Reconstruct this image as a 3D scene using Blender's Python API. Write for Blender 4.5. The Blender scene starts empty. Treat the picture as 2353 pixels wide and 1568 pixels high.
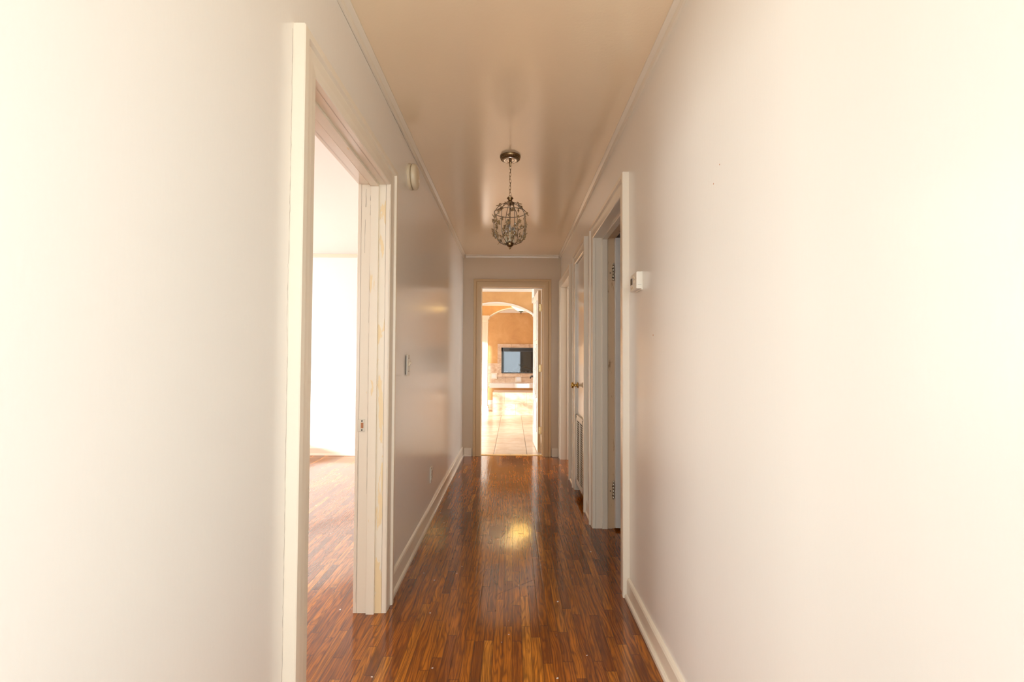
import bpy, bmesh, math, random
from mathutils import Vector, Matrix, Euler
random.seed(11)
PI = math.pi
SC = bpy.context.scene
COL = SC.collection

# ------------------------------------------------------------------ camera
cam_d = bpy.data.cameras.new('camera'); cam = bpy.data.objects.new('camera', cam_d); COL.objects.link(cam)
cam_d.sensor_width = 36.0; cam_d.lens = 1046.0 / 2353.0 * 36.0
cam_d.clip_start = 0.02; cam_d.clip_end = 100
cam_d.shift_y = 12.6 / 2353.0
cam.matrix_world = (Matrix.Translation((0, 0, 1.188)) @ Matrix.Rotation(0.001, 4, 'Z') @
                    Matrix.Rotation(PI / 2 + 0.0249, 4, 'X') @ Matrix.Rotation(0.0047, 4, 'Z'))
SC.camera = cam

# ------------------------------------------------------------------ light
SC.view_settings.view_transform = 'Standard'; SC.view_settings.look = 'None'
SC.view_settings.gamma = 1.0; SC.view_settings.use_curve_mapping = False
SC.view_settings.exposure = 0.0
SC.cycles.use_denoising = True
SC.cycles.max_bounces = 14; SC.cycles.diffuse_bounces = 8; SC.cycles.glossy_bounces = 6
SC.cycles.transmission_bounces = 8; SC.cycles.sample_clamp_indirect = 6.0
SC.cycles.caustics_refractive = False; SC.cycles.caustics_reflective = False
world = bpy.data.worlds.new('sky'); SC.world = world; world.use_nodes = True
bg = world.node_tree.nodes['Background']; bg.inputs[0].default_value = (0.80, 0.90, 1.0, 1); bg.inputs[1].default_value = 1.0

def daylight(name, loc, aim, sx, sy, power, color=(1, 0.97, 0.93)):
    """area lamp filling a window opening"""
    d = bpy.data.lights.new(name, 'AREA'); d.shape = 'RECTANGLE'; d.size = sx; d.size_y = sy
    d.energy = power; d.color = color
    o = bpy.data.objects.new(name, d); COL.objects.link(o)
    o.location = loc
    o.rotation_euler = (Vector(aim)).to_track_quat('-Z', 'Z').to_euler()
    return o

DAY = (1.0, 0.985, 0.96)
daylight('fill_behind_camera', (0.0, -0.54, 1.25), (0, 1, 0), 0.95, 1.9, 36, (0.84, 0.945, 1.0))  # added fill brightening the near walls, set in an invented window
daylight('daylight_side_room', (-4.38, 3.4, 1.45), (1, 0, 0), 2.2, 1.5, 190, DAY)
daylight('fill_side_room_back', (-2.6, -1.58, 1.45), (0, 1, 0), 1.8, 1.4, 25, DAY)  # added fill to whiten the far wall of the side room
daylight('daylight_right_room', (3.28, 4.7, 1.4), (-1, 0, 0), 1.5, 1.4, 85, (0.86, 0.93, 1.0))
sun_d = bpy.data.lights.new('sun', 'SUN'); sun_d.energy = 9; sun_d.angle = math.radians(1.5); sun_d.color = (1.0, 0.96, 0.90)
sun = bpy.data.objects.new('sun', sun_d); COL.objects.link(sun); sun.location = (-8, -3, 6)
sun.rotation_euler = Vector((1.0, 0.75, -0.30)).to_track_quat('-Z', 'Z').to_euler()
a = daylight('daylight_living_room', (-3.08, 7.2, 1.5), (1, 0, -0.75), 2.8, 1.6, 125, DAY); a.data.spread = 2.2
a = daylight('daylight_living_room_back', (-3.08, 10.6, 1.5), (1, -0.2, -0.5), 1.6, 1.6, 70, DAY); a.data.spread = 2.2

# ------------------------------------------------------------------ materials
def mat(name):
    m = bpy.data.materials.new(name); m.use_nodes = True
    nt = m.node_tree; b = nt.nodes['Principled BSDF']
    return m, nt, b
def nd(nt, t, **k):
    n = nt.nodes.new(t)
    for a, v in k.items():
        if a.startswith('i_'):
            key = a[2:]
            n.inputs[int(key) if key.isdigit() else key.replace('_', ' ')].default_value = v
        else: setattr(n, a, v)
    return n
def lk(nt, a, b): nt.links.new(a, b)
def simple(name, col, rough=0.5, metal=0.0, spec=0.5, coat=0.0, emit=None, estr=0, trans=0.0):
    m, nt, b = mat(name)
    b.inputs['Base Color'].default_value = (*col, 1); b.inputs['Roughness'].default_value = rough
    b.inputs['Metallic'].default_value = metal; b.inputs['Specular IOR Level'].default_value = spec
    b.inputs['Coat Weight'].default_value = coat; b.inputs['Transmission Weight'].default_value = trans
    if emit: b.inputs['Emission Color'].default_value = (*emit, 1); b.inputs['Emission Strength'].default_value = estr
    return m
def math_(nt, op, a, b=None, c=None):
    n = nt.nodes.new('ShaderNodeMath'); n.operation = op
    for i, v in enumerate((a, b, c)):
        if v is None: continue
        if isinstance(v, (int, float)): n.inputs[i].default_value = v
        else: lk(nt, v, n.inputs[i])
    return n.outputs[0]
def mixc(nt, f, a, b):
    n = nt.nodes.new('ShaderNodeMix'); n.data_type = 'RGBA'
    for s, v in ((n.inputs[0], f), (n.inputs[6], a), (n.inputs[7], b)):
        if isinstance(v, (int, float)): s.default_value = v
        elif isinstance(v, tuple): s.default_value = (*v, 1)
        else: lk(nt, v, s)
    return n.outputs[2]
def ramp(nt, f, stops):
    n = nt.nodes.new('ShaderNodeValToRGB'); e = n.color_ramp.elements
    while len(e) < len(stops): e.new(0.5)
    for x, (p, c) in zip(e, stops):
        x.position = p; x.color = (*c, 1) if len(c) == 3 else c
    lk(nt, f, n.inputs[0]); return n.outputs[0]
def objco(nt, scale=(1, 1, 1)):
    t = nt.nodes.new('ShaderNodeTexCoord'); m = nt.nodes.new('ShaderNodeMapping')
    m.inputs['Scale'].default_value = scale; lk(nt, t.outputs['Object'], m.inputs[0]); return m.outputs[0]
def noise(nt, vec, scale, detail=4, rough=0.5, dist=0.0):
    n = nd(nt, 'ShaderNodeTexNoise'); n.inputs['Scale'].default_value = scale
    n.inputs['Detail'].default_value = detail; n.inputs['Roughness'].default_value = rough
    n.inputs['Distortion'].default_value = dist
    lk(nt, vec, n.inputs['Vector']); return n.outputs[0]
def bump(nt, b, h, strength, dist):
    n = nd(nt, 'ShaderNodeBump'); n.inputs['Strength'].default_value = strength
    n.inputs['Distance'].default_value = dist; lk(nt, h, n.inputs['Height']); lk(nt, n.outputs[0], b.inputs['Normal'])

def paint(name, col, col2, rough, scale=(1, 1, 1), nsc=90, bs=0.25, bd=0.0015, coat=0.0, spec=0.5):
    m, nt, b = mat(name)
    co = objco(nt, scale)
    n1 = noise(nt, objco(nt), 1.3, 3)
    lk(nt, mixc(nt, n1, col, col2), b.inputs['Base Color'])
    n2 = noise(nt, co, nsc, 3); n3 = noise(nt, objco(nt), 5, 2)
    bump(nt, b, math_(nt, 'ADD', n2, math_(nt, 'MULTIPLY', n3, 1.5)), bs, bd)
    b.inputs['Roughness'].default_value = rough; b.inputs['Coat Weight'].default_value = coat
    b.inputs['Coat Roughness'].default_value = 0.15; b.inputs['Specular IOR Level'].default_value = spec
    return m
M = {}
M['wall'] = paint('wall_paint', (0.79, 0.745, 0.68), (0.77, 0.725, 0.655), 0.24, (1, 1, 0.25), 120, 0.25, 0.0007, coat=0.25)
M['wall_end'] = paint('end_wall_shaded_paint', (0.62, 0.50, 0.36), (0.60, 0.48, 0.345), 0.30, (1, 1, 0.25), 120, 0.25, 0.0012)  # side wall paint with the dim, warm bounce light put into the colour
M['wall_matte'] = paint('side_room_wall_paint', (0.84, 0.82, 0.79), (0.80, 0.78, 0.75), 0.5)
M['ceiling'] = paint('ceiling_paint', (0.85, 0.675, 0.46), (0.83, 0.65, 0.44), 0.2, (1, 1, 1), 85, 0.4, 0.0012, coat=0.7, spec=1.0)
M['ceiling_white'] = paint('living_room_ceiling_paint', (0.85, 0.83, 0.79), (0.83, 0.81, 0.77), 0.6)
M['trim'] = paint('trim_gloss_paint', (0.77, 0.68, 0.555), (0.745, 0.65, 0.52), 0.2, (1, 1, 0.3), 60, 0.12, 0.001)
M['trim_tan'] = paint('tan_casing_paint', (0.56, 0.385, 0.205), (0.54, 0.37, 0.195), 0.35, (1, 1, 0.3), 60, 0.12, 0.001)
M['white_gloss'] = paint('white_door_paint', (0.84, 0.82, 0.78), (0.82, 0.80, 0.76), 0.22, (1, 1, 0.3), 60, 0.1, 0.001)
M['closet_door'] = paint('closet_door_paint', (0.80, 0.77, 0.72), (0.79, 0.76, 0.71), 0.12, (1, 1, 0.3), 30, 0.05, 0.001)
M['plastic'] = simple('ivory_plastic', (0.70, 0.58, 0.40), 0.35)
M['plastic_white'] = simple('white_plastic', (0.78, 0.72, 0.62), 0.3)
M['lcd'] = simple('grey_display', (0.07, 0.06, 0.05), 0.15)
M['dark'] = simple('dark_gap', (0.01, 0.008, 0.006), 0.8)
M['crack'] = simple('open_crack', (0.30, 0.25, 0.20), 0.9)
M['brass'] = simple('brass', (0.62, 0.40, 0.12), 0.22, 1.0)
M['brass_dull'] = simple('dull_brass', (0.75, 0.58, 0.30), 0.38, 1.0)
M['nickel'] = simple('worn_nickel', (0.62, 0.57, 0.46), 0.35, 1.0)
M['bronze'] = simple('antique_bronze', (0.24, 0.15, 0.07), 0.28, 1.0)
M['iron'] = simple('oiled_bronze', (0.05, 0.035, 0.03), 0.35, 0.8)
M['steel'] = simple('polished_nickel', (0.72, 0.68, 0.62), 0.12, 1.0)
M['silver'] = simple('aged_silver', (0.22, 0.18, 0.14), 0.25, 1.0)
M['candle'] = simple('ivory_candle_sleeve', (0.78, 0.68, 0.48), 0.4)
M['bulb'] = simple('clear_bulb', (0.9, 0.86, 0.78), 0.05, trans=0.8)
M['copper'] = simple('raw_wood_pocket', (0.42, 0.17, 0.07), 0.6)
M['black'] = simple('black_enamel', (0.05, 0.06, 0.07), 0.3)
M['firebrick'] = simple('firebox_lining', (0.13, 0.16, 0.19), 0.6)
M['log'] = paint('ceramic_log', (0.42, 0.42, 0.40), (0.16, 0.15, 0.14), 0.8, (1, 1, 1), 12, 0.6, 0.01)
M['marble'] = paint('white_marble', (0.88, 0.88, 0.88), (0.72, 0.73, 0.76), 0.15, (1, 1, 1), 5, 0.05, 0.001)
M['lampglass'] = simple('amber_lit_glass', (0.95, 0.85, 0.5), 0.3, emit=(1.0, 0.62, 0.16), estr=7.0)
M['blackstain'] = simple('screw_head', (0.05, 0.035, 0.02), 0.5)

# amber crystal petals
def m_petal():
    m, nt, b = mat('amber_crystal'); b.inputs['Coat Weight'].default_value = 1.0; b.inputs['Coat Roughness'].default_value = 0.04
    b.inputs['Base Color'].default_value = (0.42, 0.27, 0.12, 1); b.inputs['Roughness'].default_value = 0.07
    b.inputs['Transmission Weight'].default_value = 0.3; b.inputs['IOR'].default_value = 1.45
    return m
M['petal'] = m_petal()
def m_glass():
    m, nt, b = mat('fireplace_glass')
    b.inputs['Base Color'].default_value = (0.75, 0.8, 0.85, 1); b.inputs['Roughness'].default_value = 0.03
    b.inputs['Transmission Weight'].default_value = 1.0; b.inputs['IOR'].default_value = 1.5
    return m
M['glass'] = m_glass()

# peeled old jamb paint: cream over yellow primer, worn in long patches
def m_peel():
    m, nt, b = mat('peeling_jamb_paint')
    n = noise(nt, objco(nt, (1, 1, 0.22)), 16, 5, 0.6, 0.4)
    sx = nd(nt, 'ShaderNodeSeparateXYZ'); lk(nt, objco(nt), sx.inputs[0])
    band = math_(nt, 'MULTIPLY', math_(nt, 'GREATER_THAN', sx.outputs[0], -0.633), math_(nt, 'LESS_THAN', sx.outputs[0], -0.588))
    n = math_(nt, 'ADD', n, math_(nt, 'MULTIPLY_ADD', band, 0.13, -0.10))
    n2 = noise(nt, objco(nt, (1, 1, 0.15)), 45, 4, 0.7)
    f = ramp(nt, n, [(0.0, (0, 0, 0)), (0.545, (0, 0, 0)), (0.56, (1, 1, 1)), (1.0, (1, 1, 1))])
    c1 = mixc(nt, f, (0.76, 0.675, 0.54), (0.77, 0.60, 0.36))
    f2 = ramp(nt, n2, [(0.0, (0, 0, 0)), (0.70, (0, 0, 0)), (0.74, (1, 1, 1)), (1.0, (1, 1, 1))])
    lk(nt, mixc(nt, math_(nt, 'MULTIPLY', f2, 0.5), c1, (0.30, 0.22, 0.15)), b.inputs['Base Color'])
    bump(nt, b, f, 0.35, 0.002); b.inputs['Roughness'].default_value = 0.42
    return m
M['peel'] = m_peel()
def m_oldjamb():
    m, nt, b = mat('old_tan_jamb_paint')
    n = noise(nt, objco(nt, (1, 1, 0.3)), 30, 5, 0.65)
    f = ramp(nt, n, [(0.0, (0, 0, 0)), (0.60, (0, 0, 0)), (0.72, (1, 1, 1)), (1.0, (1, 1, 1))])
    lk(nt, mixc(nt, f, (0.60, 0.44, 0.28), (0.28, 0.16, 0.08)), b.inputs['Base Color'])
    b.inputs['Roughness'].default_value = 0.5
    return m
M['oldjamb'] = m_oldjamb()

# oak strip floor: each board carries its own attributes
def m_oak():
    m, nt, b = mat('oak_strip_floor')
    uv = nd(nt, 'ShaderNodeUVMap'); uv.uv_map = 'loc'
    ud = nd(nt, 'ShaderNodeUVMap'); ud.uv_map = 'rest'
    ur = nd(nt, 'ShaderNodeUVMap'); ur.uv_map = 'rnd'
    s1 = nd(nt, 'ShaderNodeSeparateXYZ'); lk(nt, uv.outputs[0], s1.inputs[0])
    s2 = nd(nt, 'ShaderNodeSeparateXYZ'); lk(nt, ud.outputs[0], s2.inputs[0])
    s3 = nd(nt, 'ShaderNodeSeparateXYZ'); lk(nt, ur.outputs[0], s3.inputs[0])
    x, y, x2, y2, r1, r2 = s1.outputs[0], s1.outputs[1], s2.outputs[0], s2.outputs[1], s3.outputs[0], s3.outputs[1]
    edge = math_(nt, 'MINIMUM', math_(nt, 'MINIMUM', x, x2), math_(nt, 'MINIMUM', y, y2))
    def vec(a, b_, c):
        n = nd(nt, 'ShaderNodeCombineXYZ')
        for i, v in enumerate((a, b_, c)):
            if isinstance(v, (int, float)): n.inputs[i].default_value = v
            else: lk(nt, v, n.inputs[i])
        return n.outputs[0]
    off = math_(nt, 'MULTIPLY', r2, 57.0)
    v1 = vec(math_(nt, 'MULTIPLY', x, 70.0), math_(nt, 'MULTIPLY', y, 3.2), off)
    grain = noise(nt, v1, 1.6, 6, 0.62, 0.3)
    v2 = vec(math_(nt, 'MULTIPLY', x, 16.0), math_(nt, 'MULTIPLY', y, 2.1), off)
    warp = noise(nt, v2, 1.1, 2, 0.5)
    rings = math_(nt, 'SINE', math_(nt, 'MULTIPLY', math_(nt, 'ADD', warp, math_(nt, 'MULTIPLY', x, 7.0)), 62.0))
    rings = math_(nt, 'MULTIPLY_ADD', rings, 0.5, 0.5)
    rings = math_(nt, 'POWER', rings, 2.2)
    base = ramp(nt, r1, [(0.0, (0.22, 0.058, 0.008)), (0.2, (0.36, 0.096, 0.008)), (0.6, (0.49, 0.138, 0.008)),
                         (0.88, (0.58, 0.175, 0.010)), (1.0, (0.74, 0.27, 0.025))])
    blotch = noise(nt, objco(nt), 1.7, 4, 0.6)
    c = mixc(nt, math_(nt, 'MULTIPLY', rings, 0.5), base, (0.055, 0.017, 0.006))
    g = ramp(nt, grain, [(0.0, (1, 1, 1)), (0.40, (0.75, 0.75, 0.75)), (0.58, (0, 0, 0)), (1.0, (0, 0, 0))])
    c = mixc(nt, math_(nt, 'MULTIPLY', g, 0.72), c, (0.075, 0.020, 0.005))
    bl = ramp(nt, blotch, [(0.0, (1, 1, 1)), (0.42, (0.75, 0.75, 0.75)), (0.62, (0, 0, 0)), (1.0, (0, 0, 0))])
    c = mixc(nt, math_(nt, 'MULTIPLY', bl, 0.5), c, (0.08, 0.022, 0.006))
    e = ramp(nt, edge, [(0.0, (1, 1, 1)), (0.0006, (1, 1, 1)), (0.0014, (0, 0, 0)), (1.0, (0, 0, 0))])
    c = mixc(nt, math_(nt, 'MULTIPLY', e, 0.5), c, (0.02, 0.008, 0.004))
    # tiny paint flecks left on the boards
    fl = noise(nt, objco(nt), 38, 1, 0.3)
    fl = ramp(nt, fl, [(0.0, (0, 0, 0)), (0.806, (0, 0, 0)), (0.812, (1, 1, 1)), (1.0, (1, 1, 1))])
    c = mixc(nt, fl, c, (0.75, 0.68, 0.58))
    lk(nt, c, b.inputs['Base Color'])
    wob = noise(nt, objco(nt, (1, 0.5, 1)), 11, 2)
    hgt = math_(nt, 'ADD', math_(nt, 'MULTIPLY', wob, 1.6), math_(nt, 'ADD', math_(nt, 'MULTIPLY', grain, 0.12), math_(nt, 'MULTIPLY', r1, 0.22)))
    hgt = math_(nt, 'SUBTRACT', hgt, math_(nt, 'MULTIPLY', e, 0.25))
    bump(nt, b, hgt, 0.22, 0.0016)
    rg = math_(nt, 'MULTIPLY_ADD', blotch, 0.14, 0.04)
    lk(nt, rg, b.inputs['Roughness']); b.inputs['Specular IOR Level'].default_value = 0.8
    return m
M['oak'] = m_oak()

def m_tile():
    m, nt, b = mat('beige_floor_tile')
    uv = nd(nt, 'ShaderNodeUVMap'); uv.uv_map = 'loc'
    ud = nd(nt, 'ShaderNodeUVMap'); ud.uv_map = 'rest'
    ur = nd(nt, 'ShaderNodeUVMap'); ur.uv_map = 'rnd'
    s1 = nd(nt, 'ShaderNodeSeparateXYZ'); lk(nt, uv.outputs[0], s1.inputs[0])
    s2 = nd(nt, 'ShaderNodeSeparateXYZ'); lk(nt, ud.outputs[0], s2.inputs[0])
    s3 = nd(nt, 'ShaderNodeSeparateXYZ'); lk(nt, ur.outputs[0], s3.inputs[0])
    edge = math_(nt, 'MINIMUM', math_(nt, 'MINIMUM', s1.outputs[0], s2.outputs[0]), math_(nt, 'MINIMUM', s1.outputs[1], s2.outputs[1]))
    n = noise(nt, objco(nt), 6, 5, 0.6)
    c = ramp(nt, n, [(0.25, (0.50, 0.36, 0.25)), (0.5, (0.60, 0.47, 0.35)), (0.75, (0.66, 0.55, 0.44))])
    c = mixc(nt, math_(nt, 'MULTIPLY', s3.outputs[0], 0.25), c, (0.70, 0.60, 0.50))
    e = ramp(nt, edge, [(0.0, (1, 1, 1)), (0.0035, (1, 1, 1)), (0.0045, (0, 0, 0)), (1.0, (0, 0, 0))])
    c = mixc(nt, e, c, (0.12, 0.085, 0.06))
    lk(nt, c, b.inputs['Base Color']); b.inputs['Roughness'].default_value = 0.22
    bump(nt, b, math_(nt, 'SUBTRACT', math_(nt, 'MULTIPLY', n, 0.3), e), 0.3, 0.003)
    return m
M['tile'] = m_tile()
def m_orange():
    m, nt, b = mat('orange_faux_plaster')
    n = noise(nt, objco(nt), 2.6, 6, 0.62, 0.4)
    lk(nt, ramp(nt, n, [(0.25, (0.56, 0.31, 0.13)), (0.5, (0.66, 0.40, 0.17)), (0.78, (0.76, 0.51, 0.25))]), b.inputs['Base Color'])
    b.inputs['Roughness'].default_value = 0.6
    return m
M['orange'] = m_orange()
def m_trav(name, tx, tz, off=0.5):
    m, nt, b = mat(name)
    t = nt.nodes.new('ShaderNodeTexCoord'); s = nd(nt, 'ShaderNodeSeparateXYZ'); lk(nt, t.outputs['Object'], s.inputs[0])
    cb = nd(nt, 'ShaderNodeCombineXYZ'); lk(nt, math_(nt, 'ADD', s.outputs[0], s.outputs[1]), cb.inputs[0]); lk(nt, s.outputs[2], cb.inputs[1])
    br = nd(nt, 'ShaderNodeTexBrick'); lk(nt, cb.outputs[0], br.inputs['Vector'])
    br.inputs['Scale'].default_value = 1.0; br.inputs['Mortar Size'].default_value = 0.003; br.inputs['Mortar Smooth'].default_value = 0.1
    br.inputs['Brick Width'].default_value = tx; br.inputs['Row Height'].default_value = tz; br.offset = off
    br.inputs['Color1'].default_value = (0, 0, 0, 1); br.inputs['Color2'].default_value = (0.6, 0.6, 0.6, 1); br.inputs['Mortar'].default_value = (1, 1, 1, 1)
    n = noise(nt, objco(nt, (1, 1, 2)), 5, 6, 0.65, 0.6)
    c = ramp(nt, n, [(0.25, (0.44, 0.27, 0.17)), (0.45, (0.62, 0.46, 0.33)), (0.6, (0.70, 0.58, 0.46)), (0.8, (0.78, 0.70, 0.61))])
    lk(nt, mixc(nt, br.outputs['Fac'], c, (0.36, 0.25, 0.18)), b.inputs['Base Color'])
    b.inputs['Roughness'].default_value = 0.35
    return m
M['trav'] = m_trav('travertine_tile', 0.46, 0.236)
M['trav_wall'] = m_trav('travertine_wall_tile', 0.33, 0.33)

# ------------------------------------------------------------------ mesh helpers
def link(name, me, m, parent=None, smooth=False):
    me.materials.append(m)
    o = bpy.data.objects.new(name, me); COL.objects.link(o)
    if parent is not None:
        o.parent = parent; o.matrix_parent_inverse = Matrix.Translation(-parent.location) if parent.type == 'EMPTY' and parent.rotation_euler.z == 0 else parent.matrix_basis.inverted()
    if smooth:
        for p in me.polygons: p.use_smooth = True
    return o
class MB:
    """collects shapes into one mesh (world coordinates)"""
    def __init__(s): s.v = []; s.f = []
    def add(s, vs, fs):
        n = len(s.v); s.v += [tuple(v) for v in vs]; s.f += [tuple(i + n for i in f) for f in fs]; return s
    def box(s, x0, x1, y0, y1, z0, z1):
        x0, x1 = sorted((x0, x1)); y0, y1 = sorted((y0, y1)); z0, z1 = sorted((z0, z1))
        v = [(x0, y0, z0), (x1, y0, z0), (x1, y1, z0), (x0, y1, z0), (x0, y0, z1), (x1, y0, z1), (x1, y1, z1), (x0, y1, z1)]
        return s.add(v, [(3, 2, 1, 0), (4, 5, 6, 7), (0, 1, 5, 4), (1, 2, 6, 5), (2, 3, 7, 6), (3, 0, 4, 7)])
    def loft(s, rings, closed=True, caps=True):
        n = len(rings[0]); base = []
        for r in rings: base += list(r)
        f = []
        for i in range(len(rings) - 1):
            for j in range(n if closed else n - 1):
                k = (j + 1) % n
                f.append((i * n + j, i * n + k, (i + 1) * n + k, (i + 1) * n + j))
        if caps and closed:
            f.append(tuple(range(n))[::-1]); f.append(tuple((len(rings) - 1) * n + j for j in range(n)))
        return s.add(base, f)
    def lathe(s, prof, c, axis=(0, 0, 1), seg=32):
        """prof: (radius, distance along axis)"""
        a = Vector(axis).normalized(); u = a.orthogonal().normalized(); w = a.cross(u); c = Vector(c)
        rings = []
        for r, h in prof:
            r = max(r, 1e-5)
            rings.append([c + a * h + (u * math.cos(2 * PI * k / seg) + w * math.sin(2 * PI * k / seg)) * r for k in range(seg)])
        return s.loft(rings)
    def tube(s, pts, r, seg=8, closed=False):
        pts = [Vector(p) for p in pts]; n = len(pts); rings = []
        up = None
        for i, p in enumerate(pts):
            a = pts[(i - 1) % n] if (closed or i > 0) else p
            b_ = pts[(i + 1) % n] if (closed or i < n - 1) else p
            t = (b_ - a).normalized()
            if up is None: up = t.orthogonal().normalized()
            up = (up - t * up.dot(t)).normalized(); w = t.cross(up)
            rr = r[i] if isinstance(r, (list, tuple)) else r
            rings.append([p + (up * math.cos(2 * PI * k / seg) + w * math.sin(2 * PI * k / seg)) * rr for k in range(seg)])
        if closed: rings.append(rings[0]); return s.loft(rings, caps=False)
        return s.loft(rings)
    def blob(s, c, R, sx, sy, sz, seg=8, rings=5):
        """ellipsoid; R a 3x3 matrix"""
        c = Vector(c); rr = []
        for i in range(rings + 1):
            th = PI * i / rings; r = max(math.sin(th), 1e-3)
            rr.append([c + R @ Vector((sx * r * math.cos(2 * PI * k / seg), sy * r * math.sin(2 * PI * k / seg), sz * math.cos(th))) for k in range(seg)])
        return s.loft(rr)
    def build(s, name, m, parent=None, bevel=0, smooth=False, origin=None, seg=2):
        me = bpy.data.meshes.new(name)
        if origin is None:
            if parent is not None: origin = (0, 0, 0)
            else:
                xs, ys, zs = zip(*s.v); origin = ((min(xs) + max(xs)) / 2, (min(ys) + max(ys)) / 2, min(zs))
        vs = [(v[0] - origin[0], v[1] - origin[1], v[2] - origin[2]) for v in s.v]
        me.from_pydata(vs, [], s.f); me.update()
        bm = bmesh.new(); bm.from_mesh(me)
        bmesh.ops.remove_doubles(bm, verts=bm.verts, dist=1e-6) if bevel else None
        bmesh.ops.recalc_face_normals(bm, faces=bm.faces)
        if bevel:
            bmesh.ops.bevel(bm, geom=list(bm.edges), offset=bevel, segments=seg, profile=0.5, affect='EDGES')
        bm.to_mesh(me); bm.free()
        o = link(name, me, m, None, smooth)
        o.location = origin
        if parent is not None:
            o.parent = parent; o.matrix_parent_inverse = parent.matrix_basis.inverted()
        return o
def empty(name, loc):
    o = bpy.data.objects.new(name, None); COL.objects.link(o); o.location = loc; o.empty_display_size = 0.1
    return o
def tag(o, label, cat, group=None):
    o['label'] = label; o['category'] = cat
    if group: o['group'] = group
    return o
def struct(o, label=None):
    o['kind'] = 'structure'
    if label: o['label'] = label
    return o

# ------------------------------------------------------------------ layout numbers
XL, XR, H = -0.603, 0.586, 2.44           # hallway side walls, ceiling
YB, YE = -0.47, 5.528                     # wall behind the camera, end wall
XLo, XRo, YEo = -0.718, 0.700, 5.645      # far faces of those walls
CW = 0.095                                # casing width
DL = (1.318, 2.140, 2.008)                # left doorway: near, far, height
D1 = (2.381, 3.205, 2.040)
D2 = (3.625, 4.130, 2.045)
D3 = (4.562, 5.352, 2.020)
DE = (-0.378, 0.372, 2.048)               # end doorway: x0, x1, height
JT = 0.02                                 # jamb board thickness

def wall_x(name, xa, xb, y0, y1, opens, m, h=H):
    """wall in a constant x plane with door openings (y0,y1,z0,z1)"""
    b = MB(); ys = y0
    for (a, c, z0, z1) in sorted(opens):
        b.box(xa, xb, ys, a, 0, h)
        if z0 > 0: b.box(xa, xb, a, c, 0, z0)
        b.box(xa, xb, a, c, z1, h); ys = c
    b.box(xa, xb, ys, y1, 0, h)
    return struct(b.build(name, m))
def wall_y(name, ya, yb, x0, x1, opens, m, h=H):
    b = MB(); xs = x0
    for (a, c, z0, z1) in sorted(opens):
        b.box(xs, a, ya, yb, 0, h)
        if z0 > 0: b.box(a, c, ya, yb, 0, z0)
        b.box(a, c, ya, yb, z1, h); xs = c
    b.box(xs, x1, ya, yb, 0, h)
    return struct(b.build(name, m))
J = JT
wl = wall_x('wall_left', XLo, XL, YB - 0.12, YE, [(DL[0] - J, DL[1] + J, 0, DL[2] + J)], M['wall'])
wr = wall_x('wall_right', XR, XRo, YB - 0.12, YE, [(D1[0] - J, D1[1] + J, 0, D1[2] + J), (D2[0] - J, D2[1] + J, 0, D2[2] + J), (D3[0] - J, D3[1] + J, 0, D3[2] + J)], M['wall'])
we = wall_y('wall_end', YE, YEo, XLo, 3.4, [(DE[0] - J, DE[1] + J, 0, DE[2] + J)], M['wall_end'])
wall_y('wall_side_room_far', YE, YEo, -4.48, XLo, [], M['wall_matte'])
wall_y('wall_back', YB - 0.12, YB, XL, XR, [(-0.5, 0.5, 0.25, 2.25)], M['wall'])  # unseen wall, placed and opened for the fill lamp behind the camera
# side rooms
wall_x('wall_side_room_left', -4.48, -4.30, -1.6, YE, [(2.2, 4.6, 0.65, 2.25)], M['wall_matte'])
wall_y('wall_side_room_back', -1.62, -1.5, -4.30, XLo, [(-3.6, -1.6, 0.7, 2.2)], M['wall_matte'])
wall_x('wall_side_room_near', XLo - 0.02, XLo, -1.5, YB - 0.12, [], M['wall_matte'])
wall_x('wall_right_room_far', 3.20, 3.36, 0.8, YE, [(3.95, 5.45, 0.7, 2.1)], M['wall_matte'])
wall_y('wall_right_room_near', 0.8, 0.92, XRo, 3.20, [], M['wall_matte'])
wall_y('wall_right_room_middle', 4.28, 4.38, XRo, 3.20, [], M['wall_matte'])
wall_y('wall_closet_near', 3.45, 3.52, XRo, 3.20, [], M['wall_matte'])
struct(MB().box(XLo, 3.36, YB - 0.12, YEo, H, H + 0.1).build('ceiling', M['ceiling']))
struct(MB().box(-4.48, XLo, -1.62, YEo, H, H + 0.1).build('ceiling_side_room', M['ceiling_white']))

# ------------------------------------------------------------------ floors
def plank_mesh(name, m, x0, x1, y0, y1, w, lens, z, stagger=None):
    me = bpy.data.meshes.new(name); vs = []; fs = []; L = []; R = []; N = []
    x = x0; k = 0; rnd = random.Random(5)
    while x < x1 - 1e-4:
        xe = min(x + w, x1); y = y0 - (rnd.random() * lens[1] if stagger is None else stagger[k % len(stagger)])
        while y < y1:
            ln = rnd.uniform(*lens) if stagger is None else lens[0]
            ya, yb = max(y, y0), min(y + ln, y1)
            if yb - ya > 1e-3:
                n = len(vs); vs += [(x, ya, z), (xe, ya, z), (xe, yb, z), (x, yb, z)]; fs.append((n, n + 1, n + 2, n + 3))
                W = xe - x; D = yb - ya; r = (rnd.random(), rnd.random())
                L += [(0, 0), (W, 0), (W, D), (0, D)]; R += [(W, D), (0, D), (0, 0), (W, 0)]; N += [r] * 4
            y += ln
        x = xe; k += 1
    me.from_pydata(vs, [], fs); me.update()
    for nm, dat in (('loc', L), ('rest', R), ('rnd', N)):
        uv = me.uv_layers.new(name=nm)
        uv.data.foreach_set('uv', [c for p in dat for c in p])
    return struct(link(name, me, m))
fl = plank_mesh('floor', M['oak'], -4.3, 3.2, -1.5, 5.60, 0.0395, (0.16, 0.78), 0.0)
b = MB(); rnd_ = random.Random(2)
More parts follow.
